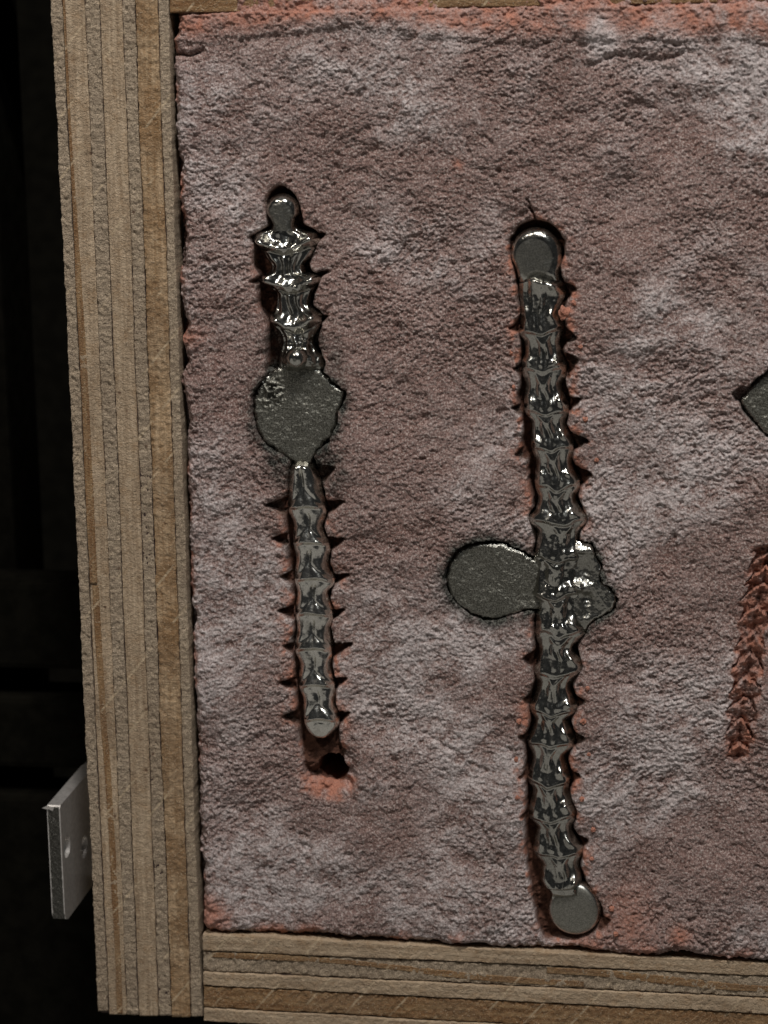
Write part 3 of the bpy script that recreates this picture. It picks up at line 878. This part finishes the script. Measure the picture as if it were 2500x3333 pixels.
def cap_ball(parent, name, uc, vc, r, H, zb_, p, mat, dull_r, seed, tilt=(0, 0), squash=1.0, nring=40, dome=0.0):
    """round button: flat or domed top with a rolled rim"""
    rho = np.concatenate([np.linspace(0, 0.8, nring // 2, endpoint=False), 0.8 + 0.2 * np.sin(np.linspace(0, math.pi / 2, nring // 2))])
    ang = np.linspace(0, math.tau, 90, endpoint=False)
    Rr, A = np.meshgrid(rho, ang, indexing='ij')
    wob = 1 + 0.018 * np.sin(2 * A + seed) + 0.012 * np.sin(3 * A + 2 * seed)
    uu = uc + r * Rr * np.cos(A) * wob; vv = vc + r * squash * Rr * np.sin(A) * wob
    z = zb_ + H * (1 - Rr ** p) ** 0.5 + tilt[0] * (uu - uc) / r + tilt[1] * (vv - vc) / r + dome * (1 - Rr ** 2)
    z = z + crinkle(uu, vv, 1.2, 40, seed) + crinkle(uu, vv, 0.35, 9, seed + 3)
    uu = np.concatenate([uu, uu[-1:]], 0); vv = np.concatenate([vv, vv[-1:]], 0); z = np.concatenate([z, z[-1:] * 0 - 86], 0)
    d = np.concatenate([np.clip((dull_r - Rr) / 0.1, 0, 1), np.zeros((1, 90))], 0)
    q = grid_quads(*z.shape, wrap=True)[:, ::-1]
    return raw_mesh(name, world_pts(uu, vv, z), q[:, ::-1], mat, parent, {'dull': d})


def flash_plate(parent, name, poly, zt, mat, seed, rim=7.0, rag=1.5, zfun=None, label=None, dull=0.95):
    """thin sheet of metal spilled over the parting face, ragged outline"""
    p = np.array(poly + poly[:1], float)
    n = len(poly)
    seg = np.concatenate([[0], np.cumsum(np.hypot(*np.diff(p, axis=0).T))])
    s = np.linspace(0, seg[-1], 320, endpoint=False)
    px_, py_ = np.interp(s, seg, p[:, 0]), np.interp(s, seg, p[:, 1])
    for _ in range(3):
        px_ = (np.roll(px_, 3) + px_ + np.roll(px_, -3)) / 3; py_ = (np.roll(py_, 3) + py_ + np.roll(py_, -3)) / 3
    cx, cy = px_.mean(), py_.mean()
    rr_ = np.hypot(px_ - cx, py_ - cy)
    fr_ = 1 + 1.5 * rag / rr_ * (2.0 * fbm(s, s * 0, 26, 3, seed) + 1.2 * fbm(s, s * 0, 9, 2, seed + 3))
    px_ = cx + (px_ - cx) * fr_; py_ = cy + (py_ - cy) * fr_
    rho = np.concatenate([np.linspace(0.0, 0.9, 46, endpoint=False), 0.9 + 0.1 * np.sin(np.linspace(0, math.pi / 2, 10))])
    uu = cx + np.outer(rho, px_ - cx); vv = cy + np.outer(rho, py_ - cy)
    dist = (1 - rho)[:, None] * rr_[None, :]
    z = zt - rim * np.clip(1 - dist / 11, 0, 1) ** 2 + crinkle(uu, vv, 4.0, 60, seed) + crinkle(uu, vv, 2.2, 10, seed + 5)
    if zfun is not None: z = z + zfun(uu, vv)
    z[-1] -= 5
    uu = np.concatenate([uu, uu[-1:]], 0); vv = np.concatenate([vv, vv[-1:]], 0); z = np.concatenate([z, z[-1:] * 0 + zt - 46], 0)
    o = raw_mesh(name, world_pts(uu, vv, z), grid_quads(*z.shape, wrap=True), mat, parent, {'dull': np.concatenate([np.clip((dist - 4) / 7, 0, 1), np.zeros((1, dist.shape[1]))], 0) * dull})
    if label: o['label'] = label
    return o


# --- first casting: short, with a plate in its middle
cast1 = empty('metal_casting', 'shorter segmented pewter casting with round flash plate at its middle, above the vent hole', 'casting',
              'pewter castings lying in the sand grooves', loc=(0, 0, 0))
flash_plate(cast1, 'flash_plate', DISC1, -12, M_DULL, 3, rag=2.4,
            zfun=lambda u, v: 16 * gauss(np.hypot((u - 880) / 34, (v - 1275) / 40), 1) * np.clip(fbm(u, v, 11, 2, 14) * 2.2, -0.6, 1),
            label='dull grey round plate of spilled metal')
J1U = [640, 752, 800, 905, 955, 1036, 1085, 1240]


def z1u(v, un, u, hw):
    v = v + 8 * fbm(u, v, 50, 2, 58)
    coll = gauss(v - 802 + 28 * un ** 2, 22) + 0.95 * gauss(v - 932 + 30 * un ** 2, 20) + 0.9 * gauss(v - 1058 + 30 * un ** 2, 20) + 0.5 * gauss(v - 1172, 20)
    z = -30 + (32 + 20 * coll) * prof(un, 2.2 + 0.8 * np.clip(coll, 0, 1))
    waist = 1 - np.clip(coll, 0, 1)
    un0 = un + 0.2 * fbm(u, v, 60, 2, 57)
    z = z + waist * (5.0 * np.cos(un0 * 2 * np.pi * 1.9 + 0.6 + 1.6 * fbm(u * 0, v, 120, 1, 59)) * sstep(0.95, 0.75, np.abs(un)))
    for (lu, lv, lr_, la) in ((846, 782, 24, 30), (1012, 776, 22, 24), (866, 908, 22, 20), (1014, 904, 27, 30), (897, 1042, 20, 22), (1020, 1032, 25, 30),
                              (905, 806, 14, 10), (950, 812, 15, 12), (985, 800, 12, 10), (925, 936, 15, 10), (965, 944, 13, 8), (935, 1066, 14, 11), (975, 1060, 13, 12)):
        z = z + la * gauss(np.hypot(u - lu, (v - lv) * 1.05) / (1.2 * lr_), 1.0) * sstep(1.0, 0.8, np.abs(un))
    z = z - 9 * gauss(un, 0.4) * np.clip(coll, 0, 1)
    z = z - 5 * gauss(v - 832 + 26 * un ** 2, 6) - 5 * gauss(v - 960 + 28 * un ** 2, 5) - 5 * gauss(v - 1084 + 28 * un ** 2, 5)
    z = z + np.clip(coll, 0, 1) * crinkle(u, v, 4, 24, 5) + crinkle(u, v, 0.6, 16, 8)
    z = z - 10 * sstep(1085, 1110, v) * sstep(1190, 1160, v) * gauss(un + 0.55, 0.3)
    z = z + sstep(1085, 1100, v) * (crinkle(u, v, 7, 19, 22) + 44 * gauss(np.hypot((u - 966) / 32, (v - 1172) / 30), 1))
    z = z - 46 * sstep(1192, 1232, v)
    return z


vr = np.arange(729, 1232.1, 1.5)
build_body(cast1, vr, B1U, z1u, [(800 + 18, 'segment', None), (948, 'segment', None), (1074, 'segment', None), (1232, 'broken_end', None)],
           lambda v, un, u: 0.5 * sstep(1085, 1150, v) * (1 - gauss(np.hypot((u - 966) / 30, (v - 1172) / 30), 1)), M_SHINY)
cap_ball(cast1, 'nub', 969, 1164, 38, 52, 4, 2.2, M_SHINY, 0.2, 5, tilt=(2, -4), squash=1.0)
# knob at the top end with a neck
KN = [(684, 865, 967), (697, 868, 966), (715, 880, 957), (732, 887, 955), (752, 882, 962)]


def zkn(v, un, u, hw):
    r = np.hypot(u - 916, v - 684) / 54
    p = np.where(v < 684, r, np.abs(un))
    return -24 + 40 * np.clip(1 - np.clip(p, 0, 1) ** 3.4, 0, 1) ** 0.6 + crinkle(u, v, 2.2, 22, 9) + crinkle(u, v, 0.7, 8, 12)


build_body(cast1, np.concatenate([684 - 54 * np.cos(np.linspace(0.02, math.pi / 2, 40)), np.arange(685, 752.1, 1.5)]), KN, zkn, [(752, 'end_knob', None)],
           lambda v, un, u: 0.75 * sstep(1.0, 0.7, np.where(v < 698, np.hypot(u - 914, v - 698) / 50, np.abs(un))), M_SHINY, head=(916, 684, 54))

J1L = [1500, 1645, 1765, 1880, 1992, 2108, 2226, 2335, 2450]


RV = np.random.RandomState(5)
RK = RV.rand(12, 24)                                     # every segment a little different


def pick(i, k, lo, hi):
    return lo + (hi - lo) * RK[i][np.clip(k, 0, 23).astype(int)]


def z1l(v, un, u, hw):
    rho = np.where(v > 2350, np.hypot(u - 1044.5, v - 2350) / 56.5, np.abs(un))
    z = -17 + 33 * np.where(v > 2350, prof(np.clip(rho, 0, 1), 5.0), prof(np.clip(rho, 0, 1), 1.8 + 3.2 * sstep(2250, 2350, v)))
    vw = v + 5 * fbm(u, v, 60, 2, 41); un = un + 0.10 * fbm(u, v, 55, 2, 44)
    t, k = phase(vw - 14 * un ** 2 + 6, J1L)
    tail = sstep(2352, 2345, v)
    cx_ = pick(0, k, -0.10, 0.10)
    lob_l = gauss(un + 0.58 - cx_, 0.27) * gauss(t - pick(1, k, 0.66, 0.78), 0.2) * pick(2, k, 2, 6)
    lob_r = gauss(un - 0.58 - cx_, 0.27) * gauss(t - pick(3, k, 0.66, 0.78), 0.18) * pick(4, k, 5, 10)
    z = z + lob_l + lob_r - 8 * np.abs(un) ** 2 * gauss(t - 0.4, 0.24)
    z = z - pick(5, k, 8, 11) * gauss(un - cx_, 0.14) * sstep(0.1, 0.35, t) * np.clip((1 - t) / 0.6, 0, 1) * tail
    z = z + 2.5 * gauss(np.abs(un - cx_) - 0.42, 0.16) * gauss(t - 0.25, 0.2)
    # every joint flares toward the eye, then drops over a lip to the next segment
    fw = 0.14 + 0.7 * np.clip((t - 0.66) / 0.32, 0, 1) ** 1.4
    fade = sstep(1.0, 0.72, np.abs(un))
    fl = np.where(k < 7, pick(11, k, 13, 16) * np.clip((t - 0.62) / 0.38, 0, 1) * np.exp(-np.abs((un - cx_) / fw) ** 4), 0)
    drop = np.where(k > 0, pick(11, k - 1, 13, 16) * sstep(0.13, 0.0, t) * np.exp(-np.abs((un - pick(0, k - 1, -0.1, 0.1)) / 0.88) ** 4), 0)
    z = z + (fl + drop) * fade
    z = z + crinkle(u, v, 1.2, 34, 15) + crinkle(u, v, 0.35, 9, 18)
    z = z - 40 * np.clip((1528 - v) / 28, 0, 1) ** 2.2
    return z


build_body(cast1, np.concatenate([np.arange(1500, 2350, 1.4), 2350 + 56.5 * np.sin(np.linspace(0, math.pi / 2 - 0.02, 44))]), B1L, z1l,
           [(1652, 'segment', None), (1772, 'segment', None), (1888, 'segment', None), (2000, 'segment', None), (2116, 'segment', None), (2233, 'segment', None), (2345, 'segment', None), (2404, 'rounded_tip', None)],
           lambda v, un, u: 0.04 + 0.3 * sstep(0.15, 0.5, fbm(u, v, 30, 3, 19)), M_SATIN, tail=(1044.5, 2350, 56.5))

# --- second casting: long, knob, side plate and button
cast2 = empty('metal_casting', 'longer segmented pewter casting with a plate to one side and round buttons at both ends', 'casting',
              'pewter castings lying in the sand grooves', loc=(0, 0, 0))
flash_plate(cast2, 'flash_plate', DISC2, -8, M_DULL, 7, rag=1.6, label='dull grey oval plate of spilled metal')
flash_plate(cast2, 'flash_fin', FIN2, -9, M_SHINY, 9, rag=1.4, dull=0.55,
            zfun=lambda u, v: 12 * gauss(v - 1793 - 0.12 * (u - 1900), 12) * sstep(1950, 1925, u)
            + 17 * gauss(np.hypot((u - 1892) / 40, (v - 1910) / 20), 1) * (1 + 0.8 * fbm(u, v, 30, 2, 6))
            - 9 * gauss(np.hypot((u - 1908) / 26, (v - 1856) / 22), 1) - 12 * gauss(np.hypot((u - 1914) / 18, (v - 1950) / 18), 1)
            + 10 * gauss(np.hypot((u - 1905) / 30, (v - 2018) / 14), 1) + 3 * fbm(u, v, 40, 2, 4),
            label='ragged fin of spilled metal')
J2 = [860, 1072, 1196, 1332, 1455, 1578, 1694, 1812, 1932, 2050, 2184, 2308, 2416, 2540, 2655, 2772, 2893, 3000]


def z2(v, un, u, hw):
    z = -20 + 38 * prof(un, 1.6)
    vw = v + 9 * fbm(u, v, 60, 2, 51); un = un + 0.11 * fbm(u, v, 70, 2, 54)
    t, k = phase(vw - 10 * gauss(un, 0.3) + 6 * un ** 2, J2)
    c0 = pick(6, k, -0.12, 0.12)
    lo_ = sstep(1.0, 0.9, t)
    ll = lo_ * gauss(un + 0.72, 0.22) * gauss(t - pick(7, k, 0.7, 0.84), 0.15) * pick(8, k, 4, 12)
    lr = lo_ * gauss(un - 0.68, 0.22) * gauss(t - pick(9, k, 0.7, 0.84), 0.12) * pick(10, k, 11, 19)
    z = z + ll + lr - 13 * np.abs(un) ** 2 * gauss(t - 0.38, 0.24)
    # two uneven keels in the middle, deep hollows beside them
    on = sstep(0.25, 0.5, t) * np.clip((1 - t) / 0.42, 0, 1)
    for q, (o_, w_) in enumerate(((-0.2, 0.10), (0.18, 0.105))):
        z = z + pick(q, k, 3, 6) * gauss(un - c0 - o_, w_) * on * sstep(1.0, 0.9, t)
        z = z + pick(q + 2, k, 1, 5) * gauss(un - c0 - o_, 0.11) * gauss(t - 0.84, 0.08)
    z = z - 6.0 * gauss(un - c0 + 0.46, 0.15) * on - 6.0 * gauss(un - c0 - 0.44, 0.15) * on - 4.0 * gauss(un - c0, 0.08) * on
    # forked rib below each joint
    ris = sstep(0.0, 0.16, t)
    z = z + ris * (5.0 * gauss(un - c0, 0.14) * sstep(0.55, 0.25, t) + 4.0 * gauss(np.abs(un - c0) - 0.12 - 0.9 * (0.32 - t), 0.11) * sstep(0.36, 0.2, t))
    z = z - 5.0 * gauss(np.abs(un - c0) - 0.38, 0.13) * gauss(t - 0.32, 0.12)
    fade = sstep(1.0, 0.7, np.abs(un))
    fl = pick(11, k, 7.5, 10.5) * np.clip((t - 0.7) / 0.3, 0, 1)
    drop = np.where(k > 0, pick(11, k - 1, 7.5, 10.5) * sstep(0.11, 0.0, t), 0)
    z = z + (fl + drop) * fade
    mid_rough = gauss(v - 1890, 140)
    z = z + crinkle(u, v, 2.0 + 5 * mid_rough, 34, 35) + crinkle(u, v, 0.2, 9, 38)
    z = z - 9 * mid_rough * sstep(0.1, 0.7, un)
    z = z - 26 * sstep(924, 892, v + 9 * np.cos(3 * un + 0.6))
    z = z + 13 * gauss(np.hypot(u - 1772, v - 922) / 20, 1) + 16 * gauss(np.hypot(u - 1806, v - 926) / 22, 1)
    z = np.where(v > 2886, np.minimum(z, 20 - 14 * sstep(2888, 2897, v + 5 * un ** 2) - 18 * sstep(2908, 2934, v + 10 * un ** 2) + crinkle(u, v, 1.0, 20, 60)), z)
    return z


build_body(cast2, np.arange(881, 2934.1, 1.5), B2, z2,
           [(j + 6, 'segment', None) for j in J2[1:-2]] + [(2893, 'segment', None), (2934, 'neck', None)],
           lambda v, un, u: 0.1 + 0.45 * sstep(2500, 2880, v) * sstep(-0.4, 0.3, fbm(u, v, 40, 2, 29)) + 0.35 * gauss(v - 1890, 120) * sstep(0.0, 0.3, fbm(u, v, 40, 2, 40)), M_SHINY)
KN2 = [(824, 1664, 1824), (840, 1665, 1824), (868, 1676, 1821), (895, 1685, 1816), (925, 1690, 1822)]


def zk2(v, un, u, hw):
    r = np.hypot(u - 1744, v - 824) / 83
    p = np.where(v < 824, r, np.abs(un))
    z = -26 + 36 * np.clip(1 - np.clip(p, 0, 1) ** 5.0, 0, 1) ** 0.6
    return z + crinkle(u, v, 1.5, 40, 13) + crinkle(u, v, 0.4, 9, 16) - 14 * sstep(885, 922, v + 10 * np.cos(3 * un))


build_body(cast2, np.concatenate([824 - 83 * np.cos(np.linspace(0.02, math.pi / 2, 56)), np.arange(825.5, 925.1, 1.5)]), KN2, zk2, [(925, 'end_button', None)],
           lambda v, un, u: 0.8 * sstep(1.0, 0.8, np.hypot((u - 1738) / 70, (v - 840) / 74)), M_SHINY, head=(1744, 824, 83))
cap_ball(cast2, 'end_button', 1869, 2966, 88, 40, -42, 6.0, M_SATIN, 0.93, 6, tilt=(0, 3))

# --- corner of a third casting at the right edge
cast3 = flash_plate(None, 'metal_plate', PLATE3, -14, M_DULL, 11, rag=1.6)
cast3['label'] = 'dark grey angular metal plate sunk in the sand above the empty scaly impression'
cast3['category'] = 'metal plate'

# --- crumbs of fresh sand fallen on the grooves
def crumb_obj(u, v, r, zpx, seed, label):
    bm = bmesh.new()
    bmesh.ops.create_icosphere(bm, subdivisions=3, radius=1.0)
    rs = np.random.RandomState(seed)
    off = rs.rand(3) * 50
    for vt in bm.verts:
        c = vt.co
        f = 1 + 0.35 * float(noise(np.array(c.x * 1.7 + off[0]), np.array(c.y * 1.7 + off[1] + c.z * 1.3), 3)) + 0.22 * float(noise(np.array(c.x * 4 + off[2]), np.array(c.y * 4 + c.z * 3), 5))
        vt.co = Vector((c.x * f, c.y * f * 1.15, c.z * f * 0.75)) * r * PX
    me = bpy.data.meshes.new('sand_crumb'); bm.to_mesh(me); bm.free()
    at = me.attributes.new('orange', 'FLOAT', 'POINT'); at.data.foreach_set('value', np.ones(len(me.vertices), np.float32))
    me.materials.append(M_SAND)
    o = bpy.data.objects.new('sand_crumb', me)
    x, y = unproj(u, v, 0.0)
    o.location = (float(x), float(y), zpx * PX)
    link(o); o['label'] = label; o['category'] = 'sand crumb'
    return o


crumb_obj(1836, 1018, 17, 4, 3, 'orange sand crumb lodged against the longer casting below its top button')

for i, (cu, cv, cr) in enumerate([(1868, 985, 7), (1890, 1128, 6), (1906, 1365, 8), (1940, 1500, 6), (1912, 2240, 7), (1898, 2345, 8), (1918, 2455, 6), (1894, 2600, 8),
                                  (1930, 2705, 7), (1925, 2800, 6), (1662, 1150, 7), (1672, 1262, 6), (1690, 2345, 8), (1680, 2470, 7), (1686, 2590, 6), (1990, 2960, 9), (2004, 3040, 8)]):
    o = crumb_obj(cu, cv, cr, sand_height(cu, cv) + 0.45 * cr, 20 + i, 'tiny orange sand crumb beside the groove of the longer casting')
    o['group'] = 'loose crumbs along the long groove'
